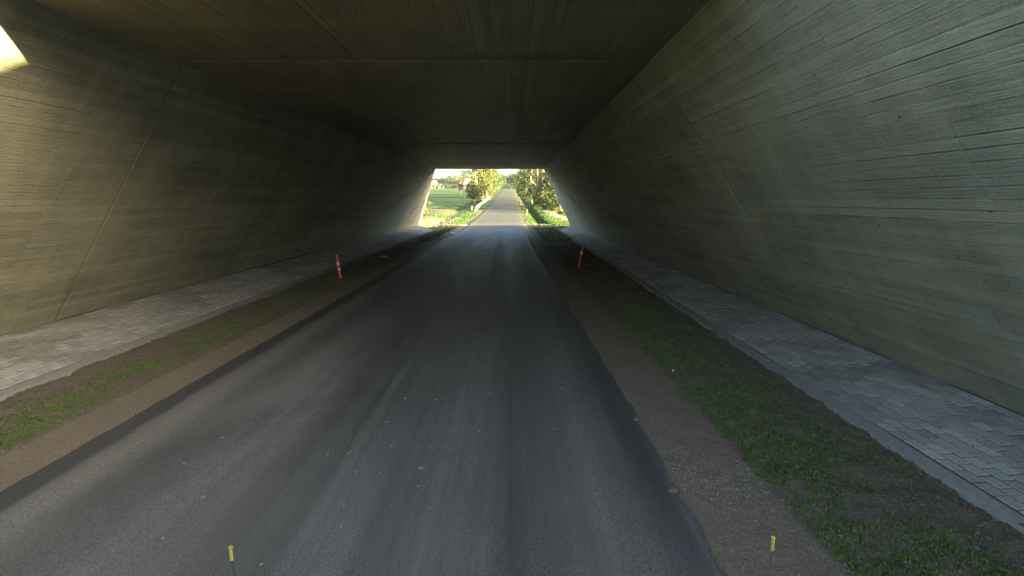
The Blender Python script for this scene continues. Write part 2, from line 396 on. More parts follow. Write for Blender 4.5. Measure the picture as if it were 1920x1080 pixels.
# the road sheet
rv, rf = [], []
ry = [-60, -50, -40, -30, -20, -12] + list(np.arange(-6, 22, 0.07)) + list(np.arange(22, 60, 0.5)) + list(range(60, 352, 3))
NX = 14
for y in ry:
    y = float(y)
    l = edge_l(y) + 0.028 * fbm(1.3, y, 1.4, 6); r = edge_r(y) + 0.06 * fbm(7.7, y, 1.8, 6) + (0.05 * max(0, fbm(3.1, y, 0.35, 2)))
    for i in range(NX + 1):
        t = i / NX; x = l + (r - l) * t
        z = prof(y) + 0.035 - 0.03 * (2 * t - 1) ** 2 + 0.004 * fbm(x, y, 0.5)
        rv.append((x, y, z))
    rv.append((r + 0.01, y, prof(y) - 0.05)); rv.append((l - 0.01, y, prof(y) - 0.05))
W = NX + 3
for j in range(len(ry) - 1):
    for i in range(NX + 1):
        a = j * W + i
        rf.append((a, a + 1, a + 1 + W, a + W))
    rf.append((j * W + W - 1, j * W, (j + 1) * W, (j + 1) * W + W - 1))
road = mesh_obj('road', rv, rf, M['asphalt'], smooth=False); fix_normals(road); props(road, kind='structure')

# ------------------------------------------------------------------ verges in the underpass
RX0, RX1 = 5.80, 3.93                  # right pavement: wall foot, outer edge
LX0, LX1 = -9.24, -6.62                # left pavement: wall foot, outer edge
SL = 0.2; SE = 0.10                    # pavement height at wall foot and at its edge
def sh_r(y): return edge_r(y) + float(np.interp(y, [0, 8, 17, 52], [0.80, 0.84, 0.62, 0.5]))   # shoulder outer edge
def sh_l(y): return edge_l(y) - float(np.interp(y, [0, 14, 52], [0.62, 0.58, 0.5]))
def verge_r_z(x, y):
    sh = sh_r(y); n = fbm(x, y, 3.0, 4); n2 = fbm(x, y, 12, 3, 3.1)
    if x < edge_r(y) + 0.02: return prof(y) - 0.03
    if x < sh: return prof(y) + 0.000 + 0.012 * n + 0.003 * n2 + 0.01 * (x - edge_r(y))
    t = min(1, (x - sh) / 0.25); e = max(0, (x - (RX1 - 0.3)) / 0.3)
    rut = -0.03 if abs(y - 5.05 - 0.1 * (x - 2)) < 0.03 and x < 2.4 else 0
    return prof(y) + 0.01 + t * (0.035 + 0.045 * n + 0.034 * n2) + 0.02 * min(1, e) + rut
def verge_l_z(x, y):
    sh = sh_l(y); n = fbm(x, y, 3.0, 4, 5.0); n2 = fbm(x, y, 12, 3, 8.1)
    if x > edge_l(y) - 0.02: return prof(y) - 0.03
    if x > sh: return prof(y) + 0.004 + 0.012 * n + 0.003 * n2
    t = min(1, (sh - x) / 0.25)
    return prof(y) + 0.01 + t * (0.035 + 0.04 * n + 0.032 * n2)
def green_cover(x, y, side):
    """how green the verge is at a place, 0..1"""
    p = 0.66 + 0.8 * fbm(x * 1.0, y * 0.8, 1.1, 4, 20 + side)
    if side > 0:
        t = (x - sh_r(y)) / (RX1 - sh_r(y)); along = float(np.interp(y, [0, 3, 9, 14, 30, 37, 52], [0.75, 0.95, 0.85, 0.45, 0.05, 0.75, 1.0]))
        across = float(np.interp(t, [0, 0.06, 0.25, 0.62, 0.9, 1], [0.1, 0.9, 1, 0.75, 0.25, 0.1]))
        if y > 33: across = 1 if t > 0.15 else 0.1
    else:
        t = (sh_l(y) - x) / (sh_l(y) - LX1); along = float(np.interp(y, [0, 6, 10, 20, 27, 33, 52], [0.9, 0.9, 0.8, 0.5, 0.25, 0.8, 1.0]))
        across = float(np.interp(t, [0, 0.1, 0.3, 0.6, 0.85, 1], [0.1, 0.8, 1, 0.55, 0.2, 0.1]))
    if t < 0 or t > 1: return 0.0
    return max(0, min(1, p)) * along * across
def vm_r(x, y):
    if x < sh_r(y) + 0.04 * fbm(x, y, 2.0): return 0.0, 0.8, 0.0
    return 0.30 * green_cover(x, y, 1), 0.10, 0.0
def vm_l(x, y):
    if x > sh_l(y) + 0.04 * fbm(x, y, 2.0): return 0.0, 0.95, 0.0
    return 0.42 * green_cover(x, y, -1), 0.15, 0.0
vy = [-10, -6, -3] + list(np.arange(0, 14, 0.055)) + list(np.arange(14, 30, 0.12)) + list(np.arange(30, 56.1, 0.3))
vr = grid_obj('grass_verge', list(np.arange(1.0, RX1 + 0.12, 0.045)), [float(v) for v in vy], verge_r_z, vm_r, M['verge'])
vr2 = grid_obj('grass_verge', list(np.arange(LX1 - 0.12, -4.4, 0.05)), [float(v) for v in vy if v > 5 or v < 0], verge_l_z, vm_l, M['verge'])
for o in (vr, vr2): props(o, kind='structure')

# ------------------------------------------------------------------ the pavements along the wall feet
def pave_z(x, side):
    a, b = (RX1, RX0) if side > 0 else (LX1, LX0)
    return SE + (SL - SE) * (x - a) / (b - a)
def slab_end(x, side):
    a, b = (RX1, RX0) if side > 0 else (LX1, LX0)
    return 45.0 + (53.0 - 45.0) * abs((x - a) / (b - a)) if side < 0 else 45.0 + 6.5 * abs((x - a) / (b - a))
pav_objs = []
for side in (1, -1):
    a, b = (RX1, RX0) if side > 0 else (LX1, LX0)
    root = empty('pavement', ((a + b) / 2, 20, 0), kind='structure')
    inv = Matrix.Translation((-(a + b) / 2, -20, 0))
    # bed of sand-filled joints
    bed = MB(); ee = 0.16 * side
    n = 24
    vs, fs, bc = [], [], []
    Y0 = -7.0
    yl = list(np.arange(Y0, 45, 0.18)) + [45.0]
    for y in yl:
        rag = 0.012 * fbm(a, y, 2.2, 4)
        cols = [(a - 0.03 * side + rag, -0.28), (a - 0.02 * side + rag, 0.005), (a + ee * .9, 0.004), (a + ee, -0.004)] + [(a + ee + (b + 0.12 * side - a - ee) * q / 10, -0.004) for q in range(1, 11)]
        for ci, (x, dz) in enumerate(cols):
            yy = y if y < 45 else slab_end(x, side)
            rs = 0.0 if ci < 3 else max(0.0, min(1.0, 0.72 + 1.9 * fbm(x, y, 0.9, 3, 9.0)))
            if yy > 30: rs *= max(0, 1 - (yy - 30) / 12)
            bc.append(rs)
            vs.append((x, yy, pave_z(x, side) + dz - 0.001))
    for j in range(len(yl) - 1):
        for i in range(13):
            q = j * 14 + i; fs.append((q, q + 1, q + 15, q + 14))
    j = (len(yl) - 1) * 14; k = len(vs)
    for i in range(14): v = vs[j + i]; vs.append((v[0], v[1] + 0.01, -0.2)); bc.append(0.0)
    for i in range(13): fs.append((j + i, j + i + 1, k + i + 1, k + i))
    o = mesh_obj('edge_strip', vs, fs, M['mortar'], root, mw=inv); fix_normals(o)
    at_ = o.data.color_attributes.new('mask', 'FLOAT_COLOR', 'POINT')
    at_.data.foreach_set('color', [q for c_ in bc for q in (c_, c_, c_, 1.0)])
    # the pavers: running bond, rows along the road
    PL, PW, G, T = 0.215, 0.138, 0.022, 0.008
    x_in = a + ee + 0.01 * side; nrow = int(abs(b - x_in) / PW)
    cand = []
    for r in range(nrow):
        xc = x_in + side * PW * (r + 0.5); y = -3.0 + (0.5 * PL if r % 2 else 0) + random.uniform(-0.015, 0.015)
        while y < slab_end(xc, side) - 0.3 and y < 46:
            cand.append((xc, y)); y += PL
    rows_tail = (x_in + side * PW * nrow, b)
    def vis(c):
        x, y = c; dz = pave_z(x, side) - CAMH
        fwd = y * 0.98666 - dz * 0.1628
        if fwd < 0.3: return None
        up = dz * 0.98666 + y * 0.1628
        sx = x / fwd; sy = up / fwd
        return fwd if abs(sx) < 0.955 and abs(sy) < 0.535 else None
    order = sorted([(vis(c), c) for c in cand if vis(c)])
    big = set(c for _, c in order[:300])
    tilt = lambda: Matrix.Rotation(random.uniform(-0.012, 0.012), 4, 'X') @ Matrix.Rotation(random.uniform(-0.015, 0.015), 4, 'Y') @ Matrix.Rotation(random.uniform(-0.012, 0.012), 4, 'Z')
    slope = math.atan2(SL - SE, abs(b - a)) * side
    base_mesh = {}
    def paver_geo(k):
        hx, hy, c = PW / 2 - G / 2, PL / 2 - G / 2, 0.006
        v = [(-hx, -hy, -0.04), (hx, -hy, -0.04), (hx, hy, -0.04), (-hx, hy, -0.04), (-hx, -hy, T - 0.004), (hx, -hy, T - 0.004), (hx, hy, T - 0.004), (-hx, hy, T - 0.004),
             (-hx + c, -hy + c, T), (hx - c, -hy + c, T), (hx - c, hy - c, T), (-hx + c, hy - c, T)]
        f = [(0, 1, 5, 4), (1, 2, 6, 5), (2, 3, 7, 6), (3, 0, 4, 7), (4, 5, 9, 8), (5, 6, 10, 9), (6, 7, 11, 10), (7, 4, 8, 11), (8, 9, 10, 11)]
        return v, f
    pv, pf = paver_geo(0)
    shared = []
    for k in range(6):
        me = bpy.data.meshes.new('paver'); me.from_pydata(pv, [], pf); me.materials.append(PAV[k]); me.update(); shared.append(me)
    jv, jf, jm = [], [], []
    for (x, y) in cand:
        nn = fbm(x, y, 0.9, 3, 9.0)
        raised = max(0.0, min(1.0, 0.72 + 1.9 * nn))          # where sand fills the joints the pavers hardly stand out
        dz = -0.0095 * (1 - raised) + random.uniform(-0.001, 0.0015)
        tone = min(5, max(0, int(random.gauss(1.8 + 2.8 * raised, 0.8))))
        mat = Matrix.Translation((x, y, pave_z(x, side) + dz)) @ Matrix.Rotation(-slope, 4, 'Y') @ tilt()
        if (x, y) in big:
            o = bpy.data.objects.new('paver', shared[tone]); COL.objects.link(o); o.parent = root
            o.matrix_local = inv @ mat
        else:
            nb = len(jv); jv += [tuple(mat @ Vector(p)) for p in pv]; jf += [tuple(nb + i for i in q) for q in pf]; jm += [tone] * len(pf)
    o = mesh_obj('distant_pavers', jv, jf, PAV, root, jm, mw=inv); o['kind'] = 'stuff'

# ------------------------------------------------------------------ the underpass
YN, YF = 6.05, 41.8                    # ceiling edges
ZC = 5.0; DECK = 1.2
WING = 2.5                            # metres along per metre up, of the sloping wall ends
Z0 = -0.35
KX = 3.40 / 4.80
def inner_x(z, side): return (5.80 - KX * (z - 0.2)) if side > 0 else (-9.24 + KX * (z - 0.2))
bridge = empty('underpass_bridge', (-1.7, 24, 0), 'board marked concrete road underpass with leaning side walls under a flat ceiling', 'bridge')
binv = Matrix.Translation((1.7, -24, 0))
def frame(origin, v):
    x = Vector((0, 1, 0)); y = Vector(v).normalized(); z = x.cross(y)
    m = Matrix((x, y, z)).transposed().to_4x4(); m.translation = origin; return m
def prism(name, poly, t0, t1, mat, fr, parent, bevel=0.008):
    n = len(poly)
    v = [(p[0], p[1], t0) for p in poly] + [(p[0], p[1], t1) for p in poly]
    f = [tuple(range(n))[::-1], tuple(range(n, 2 * n))] + [(i, (i + 1) % n, n + (i + 1) % n, n + i) for i in range(n)]
    o = mesh_obj(name, v, f, mat, parent, mw=binv @ fr); fix_normals(o)
    if bevel: bev(o, bevel * 0.3, 1)
    return o
SQ = math.sqrt(1 + KX * KX)
def wall(side):
    org = Vector((inner_x(Z0, side), 0, Z0)); v = Vector((-KX * side, 0, 1))
    fr = frame(org, v)
    t = (0.0, 0.5) if side > 0 else (-0.5, 0.0)
    L = (ZC - Z0) * SQ
    def zy(z): return (z - Z0) * SQ
    wn_ = YN - WING * (ZC - Z0); wf_ = YF + WING * (ZC - Z0)
    g = 0.019
    tb, tt = ((9.9, 9.8) if side > 0 else (10.6, 10.0))
    j2 = 23.4; j3 = 37.0
    parts = [[(wn_, 0), (tb - g, 0), (tt - g, L), (YN, L)],
             [(tb + g, 0), (j2 - g, 0), (j2 - g, L), (tt + g, L)],
             [(j2 + g, 0), (j3 - g, 0), (j3 - g, L), (j2 + g, L)],
             [(j3 + g, 0), (wf_, 0), (YF, L), (j3 + g, L)]]
    for p in parts: prism('wall_panel', p, t[0], t[1], M['wall'], fr, bridge)
    # joint filler behind the gaps
    for (b0, t0_) in ((tb, tt), (j2, j2), (j3, j3)):
        tt_ = (0.014, 0.3) if side > 0 else (-0.3, -0.014)
        prism('joint_filler', [(b0 - 0.02, 0.0), (b0 + 0.02, 0.0), (t0_ + 0.02, L - 0.02), (t0_ - 0.02, L - 0.02)], tt_[0], tt_[1], M['joint_filler'], fr, bridge, 0)
    # formwork tie holes
    th = MB()
    hv, hf = [], []
    holes = [(5.1, 3.35), (5.9, 3.9), (6.3, 2.3), (4.7, 2.5), (8.4, 3.6), (12.2, 3.5), (12.2, 1.9), (16.5, 3.6)] if side > 0 else [(8.4, 3.4), (8.6, 1.7), (13.0, 3.3)]
    for (y, z) in holes:
        u, w_ = y, zy(z)
        s0 = -1 if side > 0 else 1
        vs = []
        for rr, dd in ((0.016, 0.0015), (0.011, 0.003), (0.007, 0.0012)):
            for k in range(10):
                a_ = 2 * math.pi * k / 10; vs.append((u + rr * math.cos(a_), w_ + rr * math.sin(a_), s0 * dd))
        fs = []
        for q in range(2):
            for k in range(10): fs.append((q * 10 + k, q * 10 + (k + 1) % 10, q * 10 + 10 + (k + 1) % 10, q * 10 + 10 + k))
        fs.append(tuple(range(20, 30)))
        mesh_obj('tie_hole', vs, fs, M['joint_filler'], bridge, mw=binv @ fr)
wall(1); wall(-1)
# ceiling and deck, in bays
XL, XR = inner_x(ZC, -1), inner_x(ZC, 1)
frc = frame(Vector((XL - 0.6, 0, ZC)), (1, 0, 0))           # local z points down
WC = XR - XL + 1.2
ends = [YN, 9.8, 23.4, 37.0, YF]
for i in range(4):
    y0, y1 = ends[i] + (0.015 if i else 0), ends[i + 1] - (0.015 if i < 3 else 0)
    prism('ceiling_slab', [(y0, 0), (y1, 0), (y1, WC), (y0, WC)], 0.0, -0.45, M['ceiling'], frc @ Matrix.Translation((0, 0, 0.022 * i)), bridge, 0.012)
for y in ends[1:4]:
    prism('joint_filler', [(y - 0.016, 0.02), (y + 0.016, 0.02), (y + 0.016, WC - 0.02), (y - 0.016, WC - 0.02)], -0.02, -0.4, M['joint_filler'], frc, bridge, 0)
# deck over the slab with bevelled fascias
dk = MB()
s_ = DECK * 1.95
yv = [(YN + 0.9, ZC + 0.452), (YF - 0.9, ZC + 0.452), (YF - s_, ZC + DECK), (YN + s_, ZC + DECK)]
vs = [(XL - 1.5, y, z) for y, z in yv] + [(XR + 1.5, y, z) for y, z in yv]
o = mesh_obj('deck', vs, [(0, 1, 2, 3), (4, 7, 6, 5), (0, 4, 5, 1), (1, 5, 6, 2), (2, 6, 7, 3), (3, 7, 4, 0)], M['plain_concrete'], bridge, mw=binv); fix_normals(o)

# embankment on both sides of the opening
def out_x(z, side): return inner_x(z, side) + side * 0.5 * SQ
for side in (1, -1):
    zt = ZC + DECK
    prof_pts = [(YN - WING * (ZC + 0.5) - 0.3, -0.5), (YN + 0.25, ZC), (YN + 2.7, zt), (YF - 2.7, zt), (YF - 0.25, ZC), (YF + WING * (ZC + 0.5) + 0.3, -0.5)]
    vs = []
    for far in (0, 1):
        for y, z in prof_pts:
            x = side * 420 if far else (out_x(min(z, ZC), side) - (0.55 * side if z > ZC else 0) )
            vs.append((x, y, z))
    n = 6
    # keep the deck clear: the top starts just outside the ceiling slab
    fs = [tuple(range(n)), tuple(range(2 * n - 1, n - 1, -1))] + [(i, (i + 1) % n, n + (i + 1) % n, n + i) for i in range(n)]
    o = mesh_obj('embankment', vs, fs, M['ground'], None); fix_normals(o); props(o, kind='structure')
    a_ = o.data.color_attributes.new('mask', 'FLOAT_COLOR', 'POINT')
    a_.data.foreach_set('color', [0.85, 0.1, 0.1, 1.0] * len(vs))

# unseen bank added right of the near opening to trim the sun patch
rg = [(-40, 0.0), (-30, 10.0), (-5.4, 10.0), (-4.9, 9.3), (-3.75, 9.87), (9, 14.1)]
vs, fs = [], []
for y, z in rg: vs += [(15.5, y, -1), (19.6, y, z), (20.4, y, z), (27, y, -1)]
for i in range(len(rg) - 1):
    for k in range(3): fs.append((i * 4 + k, i * 4 + k + 1, i * 4 + k + 5, i * 4 + k + 4))
fs += [(0, 3, 2, 1), (20, 21, 22, 23)]
sun_block_bank = mesh_obj('sun_block_bank', vs, fs, M['ground']); fix_normals(sun_block_bank); props(sun_block_bank, kind='structure')
a_ = sun_block_bank.data.color_attributes.new('mask', 'FLOAT_COLOR', 'POINT'); a_.data.foreach_set('color', [0.85, 0.1, 0.1, 1.0] * len(vs))

# ------------------------------------------------------------------ tufts, clods, gravel (uncountable)
def stuff_blades(name, items, mat):
    """items: (x, y, z, height, width, tint)"""
    v, f, t = [], [], []
    for (x, y, z, h, w, c) in items:
        a = random.uniform(0, 6.283); lean = random.uniform(0.2, 1.1); b = random.uniform(0, 6.283)
        dx, dy = math.cos(a) * w / 2, math.sin(a) * w / 2; lx, ly = math.cos(b) * h * lean, math.sin(b) * h * lean
        n = len(v); v += [(x - dx, y - dy, z - 0.004), (x + dx, y + dy, z - 0.004), (x + lx * .5 + dx, y + ly * .5 + dy, z + h * .65), (x + lx, y + ly, z + h), (x + lx * .5 - dx, y + ly * .5 - dy, z + h * .65)]
        f.append((n, n + 1, n + 2, n + 3, n + 4)); t += [c] * 5
    o = mesh_obj(name, v, f, mat)
    a_ = o.data.color_attributes.new('tint', 'FLOAT_COLOR', 'POINT')
    buf = []
    for c in t: buf += [c, c, c, 1]
    a_.data.foreach_set('color', buf)
    return props(o, kind='stuff')
items = []
def seed_verge(side, n, ymax):
    k = 0
    while k < n:
        y = ymax * random.random() ** 1.5 + (1.5 if side > 0 else 5)
        if side > 0: x = random.uniform(sh_r(y), RX1); z = verge_r_z(x, y)
        else: x = random.uniform(LX1, sh_l(y)); z = verge_l_z(x, y)
        k += 0.25
        if random.random() > green_cover(x, y, side) ** 1.8 * 1.9: continue
        k += 0.75
        s = 1 + y * 0.02; c0 = random.random()
        for q in range(random.randint(4, 8)):
            items.append((x + random.gauss(0, 0.016 * s), y + random.gauss(0, 0.016 * s), z, random.uniform(0.006, 0.026) * s, random.uniform(0.006, 0.013) * s, min(1, max(0, c0 + random.gauss(0, 0.2)))))
seed_verge(1, 14500, 22); seed_verge(-1, 5600, 24)
for _ in range(9000):                       # lusher grass near the far opening
    y = random.uniform(33, 50); side = random.choice((1, -1))
    x = random.uniform(sh_r(y), RX1) if side > 0 else random.uniform(LX1, sh_l(y))
    if random.random() < green_cover(x, y, side):
        items.append((x, y, verge_r_z(x, y) if side > 0 else verge_l_z(x, y), random.uniform(0.04, 0.10), 0.04, random.random()))
stuff_blades('grass', items, M['blade'])
items = []
for _ in range(60000):
    y = 52 + 60 * random.random() ** 1.6
    x = random.uniform(edge_r(y) + 0.5, 10.5) if random.random() < 0.5 else random.uniform(-26, edge_l(y) - 0.6)
    m = terr_mask(x, y)
    if random.random() < m[0] ** 1.5:
        items.append((x, y, terrain_z(x, y), random.uniform(0.05, 0.14), 0.07, random.random() * .75))
stuff_blades('lawn_grass', items, M['lawn_blade'])

ICO = None
def lumps(name, spots, mat):
    bm = bmesh.new(); bmesh.ops.create_icosphere(bm, subdivisions=1, radius=1.0)
    iv = [v.co.copy() for v in bm.verts]; ifc = [tuple(v.index for v in f.verts) for f in bm.faces]; bm.free()
    v, f = [], []
    for (x, y, z, r) in spots:
        n = len(v); sx, sy, sz = (random.uniform(.6, 1.3) for _ in range(3)); rot = Matrix.Rotation(random.uniform(0, 6.28), 3, 'Z')
        for c in iv:
            p = rot @ Vector((c.x * sx, c.y * sy, c.z * sz * .6)) * r * random.uniform(.8, 1.15); v.append((x + p.x, y + p.y, z + p.z))
        f += [tuple(n + i for i in q) for q in ifc]
    return props(mesh_obj(name, v, f, mat), kind='stuff')
sp = []
for _ in range(6500):
    y = 1.5 + 16 * random.random() ** 1.5; x = random.uniform(sh_r(y), RX1 - 0.02); sp.append((x, y, verge_r_z(x, y), random.uniform(0.006, 0.022)))
for _ in range(3600):
    y = 5 + 16 * random.random() ** 1.5; x = random.uniform(LX1 + 0.02, sh_l(y)); sp.append((x, y, verge_l_z(x, y), random.uniform(0.006, 0.022)))
lumps('soil_clods', sp, M['clod'])
sp = []
for _ in range(3000):
    y = 1.5 + 12 * random.random() ** 1.4; x = random.uniform(edge_r(y) + 0.04, sh_r(y)); sp.append((x, y, verge_r_z(x, y), random.uniform(0.003, 0.009)))
for _ in range(500):
    y = random.gauss(4.6, 0.35); x = random.uniform(edge_r(y) + 0.05, sh_r(y)); sp.append((x, y, verge_r_z(x, y), random.uniform(0.005, 0.014)))
for _ in range(1800):
    y = 5 + 14 * random.random() ** 1.4; x = random.uniform(sh_l(y), edge_l(y) - 0.04); sp.append((x, y, verge_l_z(x, y), random.uniform(0.003, 0.01)))
lumps('gravel', sp, M['gravel'])

# ------------------------------------------------------------------ red marker posts
def ray_ground(px, py, z):
    """point on the plane at height z seen at a pixel of the 1920 wide photograph"""
    u = (px - 960) / 1000; w = (540 - py) / 1000; th = math.atan(0.165)
    up = w * math.cos(th) - math.sin(th); fw = math.cos(th) + w * math.sin(th)
    t = (z - CAMH) / up; return u * t, fw * t
def marker_post(x, y, z, h, lean, bands, label, knob=False, mesh=None):
    root = empty('marker_post', (x, y, z), label, 'marker post', 'red marker posts along the road')
    root.rotation_euler = (0, R(lean), 0)
    b = MB(); b.tube([(0, 0, 0.0), (0, 0, 0.03), (0, 0, 0.045)], [0.13, 0.12, 0.06], 14); b.build('foot', M['rubber'], root)
    p = MB(); p.tube([(0, 0, 0.04), (0, 0, 0.12), (0, 0, h * 0.55), (0, 0, h - 0.05), (0, 0, h - 0.01), (0, 0, h)], [0.052, 0.043, 0.043, 0.047, 0.043, 0.02], 14)
    p.build('post_body', M['red'], root, smooth=False)
    for (a, c) in bands:
        q = MB(); q.tube([(0, 0, h * a), (0, 0, h * c)], [0.0495, 0.0495], 14); q.build('reflective_band', M['white_band'], root)
    for k in range(3):
        zz = h * (0.80 + 0.045 * k)
        q = MB(); q.tube([(0, 0, zz), (0, 0, zz + 0.012)], [0.050, 0.050], 14); q.build('rib', M['red'], root)
    return root
two = [(0.57, 0.69), (0.37, 0.46)]
marker_post(-5.62, 17.3, prof(17.3) + 0.03, 0.84, -6, two, 'red post with two white bands in the verge inside the underpass, on the left')
marker_post(2.52, 20.0, prof(20) + 0.04, 0.90, 9, [(0.62, 0.74)], 'leaning red post with one white band in the dark right verge inside the underpass')
marker_post(-6.1, 49.5, prof(49.5) + 0.02, 0.85, 2, [(0.42, 0.60)], 'red post with white middle band on sandy ground at the left of the far opening')
marker_post(2.42, 48.0, prof(48) + 0.02, 0.98, 1, [(0.45, 0.55)], 'red post at the end of the shade on the right of the far opening')
marker_post(-6.5, 88.0, terrain_z(-6.5, 88), 0.85, -4, two, 'red post at the near end of the white guardrail')
marker_post(2.1, 76.0, terrain_z(2.1, 76), 0.95, 3, two, 'sunlit red post on the bright green right verge before the first shadow on the road')
marker_post(1.85, 112, terrain_z(1.85, 112), 0.95, 0, two, 'red post on the shaded right verge, second beyond the sunlit one')
marker_post(1.75, 145, terrain_z(1.75, 145), 1.2, -2, two, 'red post far along the right verge where the hedge shadow crosses the road')
marker_post(-6.9, 190, terrain_z(-6.9, 190), 1.1, 3, two, 'small red post beyond the far end of the white guardrail')
marker_post(1.8, 215, terrain_z(1.8, 215), 1.1, 2, two, 'farthest red post on the right, small and hazy before the dark trees')

# ------------------------------------------------------------------ white guardrail
gr = empty('guardrail', (-6.3, 88, terrain_z(-6.3, 88)), 'white guardrail running along the left side of the road beyond the underpass', 'guardrail')
gi = Matrix.Translation(-gr.location)
gy = list(range(90, 187, 4)); 
def gx(y): return float(np.interp(y, [88, 187], [-6.05, -7.0]))
vs, fs = [], []
prof_sec = [(0.03, -0.08), (0.10, -0.02), (0.02, 0.07), (0.02, 0.16), (0.10, 0.25), (0.03, 0.31)]
st = [86, 87.5] + gy
for i, y in enumerate(st):
    top = prof(y) + float(np.interp(y, [86, 90, 94], [0.05, 0.42, 0.72]))
    for (dx, dz) in prof_sec: vs.append((gx(y) + dx, y, top - 0.31 + dz))
    for (dx, dz) in prof_sec[::-1]: vs.append((gx(y) + dx - 0.012, y, top - 0.31 + dz))
n = 12
for i in range(len(st) - 1):
    for k in range(n): fs.append((i * n + k, i * n + (k + 1) % n, (i + 1) * n + (k + 1) % n, (i + 1) * n + k))
o = mesh_obj('rail', vs, fs, M['white_paint'], gr, mw=gi); fix_normals(o)
pb = MB(); pb.box(-0.05, 0.02, -0.05, 0.05, -0.2, 0.70); pm = None
for y in gy[1:]:
    if pm is None: o = pb.build('post', M['white_paint'], gr); pm = o.data
    else: o = bpy.data.objects.new('post', pm); COL.objects.link(o); o.parent = gr
    o.matrix_local = gi @ Matrix.Translation((gx(y), y, terrain_z(gx(y), y)))

# ------------------------------------------------------------------ trees
def leaf_mesh(name, pts, mat, parent, size, mw=None):
    n = len(pts); P = np.array([p[:3] for p in pts]); T = np.array([p[3] for p in pts])
    rng = np.random.default_rng(int(abs(P.sum() * 13)) % 99991)
    a = rng.normal(size=(n, 3)); a /= np.linalg.norm(a, axis=1)[:, None]
    b = rng.normal(size=(n, 3)); b -= (a * b).sum(1)[:, None] * a; b /= np.linalg.norm(b, axis=1)[:, None]
    s = size * rng.uniform(0.6, 1.3, n)[:, None]
    V = np.empty((n, 4, 3)); V[:, 0] = P - a * s * .6; V[:, 1] = P - b * s * .35; V[:, 2] = P + a * s * .6; V[:, 3] = P + b * s * .35 + a * s * .1
    o = mesh_obj(name, V.reshape(-1, 3).tolist(), [(4 * i, 4 * i + 1, 4 * i + 2, 4 * i + 3) for i in range(n)], mat, parent)
    at = o.data.color_attributes.new('tint', 'FLOAT_COLOR', 'POINT')
    c = np.repeat(T, 4); at.data.foreach_set('color', np.stack([c, c, c, np.ones_like(c)], 1).ravel())
    return o
def tree(name, label, cat, x, y, h, r, base=0.25, leafm='leaf_green', bark='bark_dark', nl=3500, ls=0.3, seed=1, clumps=40, shape='round', tr=None, group=None, stems=1, lean=0.0, z=None):
    rnd = random.Random(seed)
    z = terrain_z(x, y) if z is None else z
    root = empty(name, (x, y, z), label, cat, group)
    tr = tr or h * 0.022
    t = MB(); cents = []
    for s in range(stems):
        ox, oy = (0, 0) if stems == 1 else (rnd.uniform(-r * .5, r * .5), rnd.uniform(-r * .5, r * .5))
        pts = [(ox, oy, -0.2)]; 
        for k in range(1, 7): pts.append((ox + rnd.gauss(0, .02 * h) * k / 6 + lean * k / 6 * h, oy + rnd.gauss(0, .02 * h), h * 0.92 * k / 6))
        t.tube(pts, [tr * (1.25 if k == 0 else (1 - 0.14 * k)) for k in range(7)], 7)
        for k in range(max(3, 9 // stems)):
            q = rnd.randint(2, 5); p = Vector(pts[q]); ang = rnd.uniform(0, 6.28); L = r * rnd.uniform(.5, .95)
            e = p + Vector((math.cos(ang) * L, math.sin(ang) * L, L * rnd.uniform(.3, .9)))
            mid = (p + e) / 2 + Vector((0, 0, -.06 * L))
            t.tube([p, mid, e], [tr * .45, tr * .28, tr * .1], 5)
            cents.append((e.x, e.y, min(e.z, h * .97)))
    t.build('trunk', M[bark], root, smooth=True)
    cz = h * (base + 1) / 2; hz = h * (1 - base) / 2
    while len(cents) < clumps:
        a = rnd.uniform(0, 6.28); u = rnd.uniform(-1, 1); q = rnd.uniform(0.45, 1.0)
        if shape == 'round': rr = math.sqrt(max(0, 1 - u * u)) ** .7
        elif shape == 'cone': rr = (1 - u) / 2 * 1.1 + .08
        elif shape == 'column': rr = math.sqrt(max(0.05, 1 - u ** 4)) * .8
        elif shape == 'flat': rr = 1.0 if u > 0.2 else 0.25
        else: rr = 1.0 - 0.5 * max(0, u) ** 2
        rr *= 1 + 0.28 * math.sin(3 * a + seed) * rnd.random()
        cents.append((r * rr * q * math.cos(a), r * rr * q * math.sin(a), cz + hz * u * q ** .3))
    pts = []
    per = max(4, nl // len(cents))
    for c in cents:
        ct = rnd.gauss(0.5, 0.2); cs = r * rnd.uniform(.14, .30)
        for _ in range(int(per * rnd.uniform(.6, 1.4))):
            pz = c[2] + rnd.gauss(0, cs * (.35 if shape == 'flat' else .8))
            if pz < 0.05: pz = abs(pz) + 0.05
            pts.append((c[0] + rnd.gauss(0, cs), c[1] + rnd.gauss(0, cs), pz, min(1, max(0, ct + rnd.gauss(0, .2)))))
    leaf_mesh('crown', pts, M[leafm], root, ls)
    return root
G1 = 'trees lining the left side of the road'
